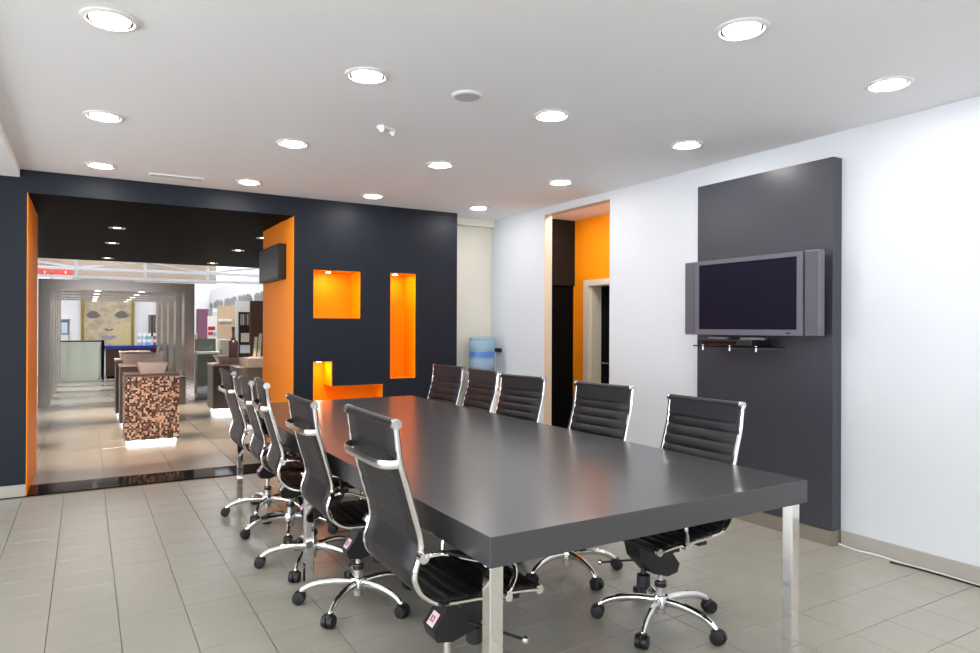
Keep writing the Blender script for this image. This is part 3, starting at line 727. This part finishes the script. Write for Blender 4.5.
MB().lathe([(.062, 0), (.066, .01), (.066, .24), (.05, .26), (.02, .275), (.018, .40), (.024, .40), (.024, .46), (.016, .46)], seg=20).build('body', 'maroon', t)
MB().lathe([(.028, .27), (.034, .285), (.028, .30)], seg=16).build('collar', 'black_plastic', t)
for x0, x1, nm in ((255.2, 258, 'short cream tile sample leaning on the stone slab'), (259.5, 262.5, 'tall cream tile sample leaning on the stone slab')):
    a = pix(x0, 340, Y=10.65); b = pix(x1, 340, Y=10.65); top = pix(x0, 337 if x0 < 258 else 333.5, Y=10.65).z
    t = thing('tile_sample', nm, 'tile', ((a.x+b.x)/2, 10.65, SLAB)); w = (b.x-a.x)/2; hh = top-SLAB
    MB().add([(-w-.03, 0, 0), (w-.03, 0, 0), (w-.03, .02, 0), (-w-.03, .02, 0), (-w+.02, .12, hh), (w+.02, .12, hh), (w+.02, .14, hh), (-w+.02, .14, hh)],
        [(0,3,2,1),(4,5,6,7),(0,1,5,4),(1,2,6,5),(2,3,7,6),(3,0,4,7)]).build('slab', 'cream_panel', t, smooth=False)
    B(-w-.032, -w-.03, 0, .02, 0, .05).build('edge', 'ceramic', t, smooth=False)
stand('cream_cabinet', 'cream bathroom cabinet standing beside the green glass vanity', 'cabinet', 224, 14.3, .4, [('body', 219.5, 340.5, 229.5, None, 0, .4, 'cream_panel'), ('handle', 221, 349, 221.8, 355, -.02, .02, 'satin_chrome'), ('worktop', 219, 339.5, 230, 340.8, -.02, .44, 'white_plastic')])
stand('glass_vanity', 'washbasin vanity with a green glass backboard near the portals', 'vanity', 208, 14.0, .4, [('backboard', 198, 339, 219, 353.5, .38, .04, 'green_glass'), ('worktop', 196.5, 352, 220, 354, -.05, .45, 'white_plastic'), ('body', 197.5, 354, 219, None, 0, .4, 'green_glass'), ('tap', 213, 345, 213.8, 352, .2, .02, 'chrome')])
stand('white_cabinet', 'low white cabinet at the foot of the steel portal', 'cabinet', 196, 14.6, .3, [('body', 194.8, 334, 197.3, None, 0, .4, 'cream_panel'), ('top', 194.6, 333.5, 197.5, 334.5, -.02, .44, 'white_plastic')])
stand('grey_bin', 'low grey box standing behind the mosaic pedestal by the portal post', 'box', 183, 13.3, .3, [('body', 179.5, 378, 186, None, 0, .35, 'wood_grey'), ('lid', 179, 377, 186.5, 378.3, -.01, .37, 'charcoal_panel')])
# frieze with grey ornamental strokes along the right side
a, b = pix(203, 308, X=3.3), pix(262, 297, X=3.3)
t = thing('fascia_sign', 'white fascia board with a row of grey ornamental letter strokes', 'sign', (3.3, b.y, 0))
za, zb2 = pix(204, 309.5, X=3.3).z, pix(204, 302, X=3.3).z
B(.03, .08, -2.2, a.y-b.y, za-.05, zb2+.35).build('board', 'white_paint', t, smooth=False)
B(.0, .08, -2.2, a.y-b.y, za-.12, za-.05).build('bottom_rail', 'white_plastic', t, smooth=False)
rnd = random.Random(5); y = a.y-b.y-.1; n = 0
while y > -2.0:
    w = rnd.uniform(.09, .17); n += 1
    if n % 12 == 0: y -= .3; continue
    m = MB(); hh = (zb2-za)*rnd.uniform(.7, 1.0)
    m.box(0, .028, y-w*.25, y, za, za+hh)
    if rnd.random() < .7: m.box(0, .028, y-w*.8, y-w*.55, za, za+hh*rnd.uniform(.6, 1))
    if rnd.random() < .6: m.box(0, .028, y-w*.8, y, za+hh*.45, za+hh*.6)
    m.build('letter_stroke', 'letter_grey', t, smooth=False)
    y -= w+.015
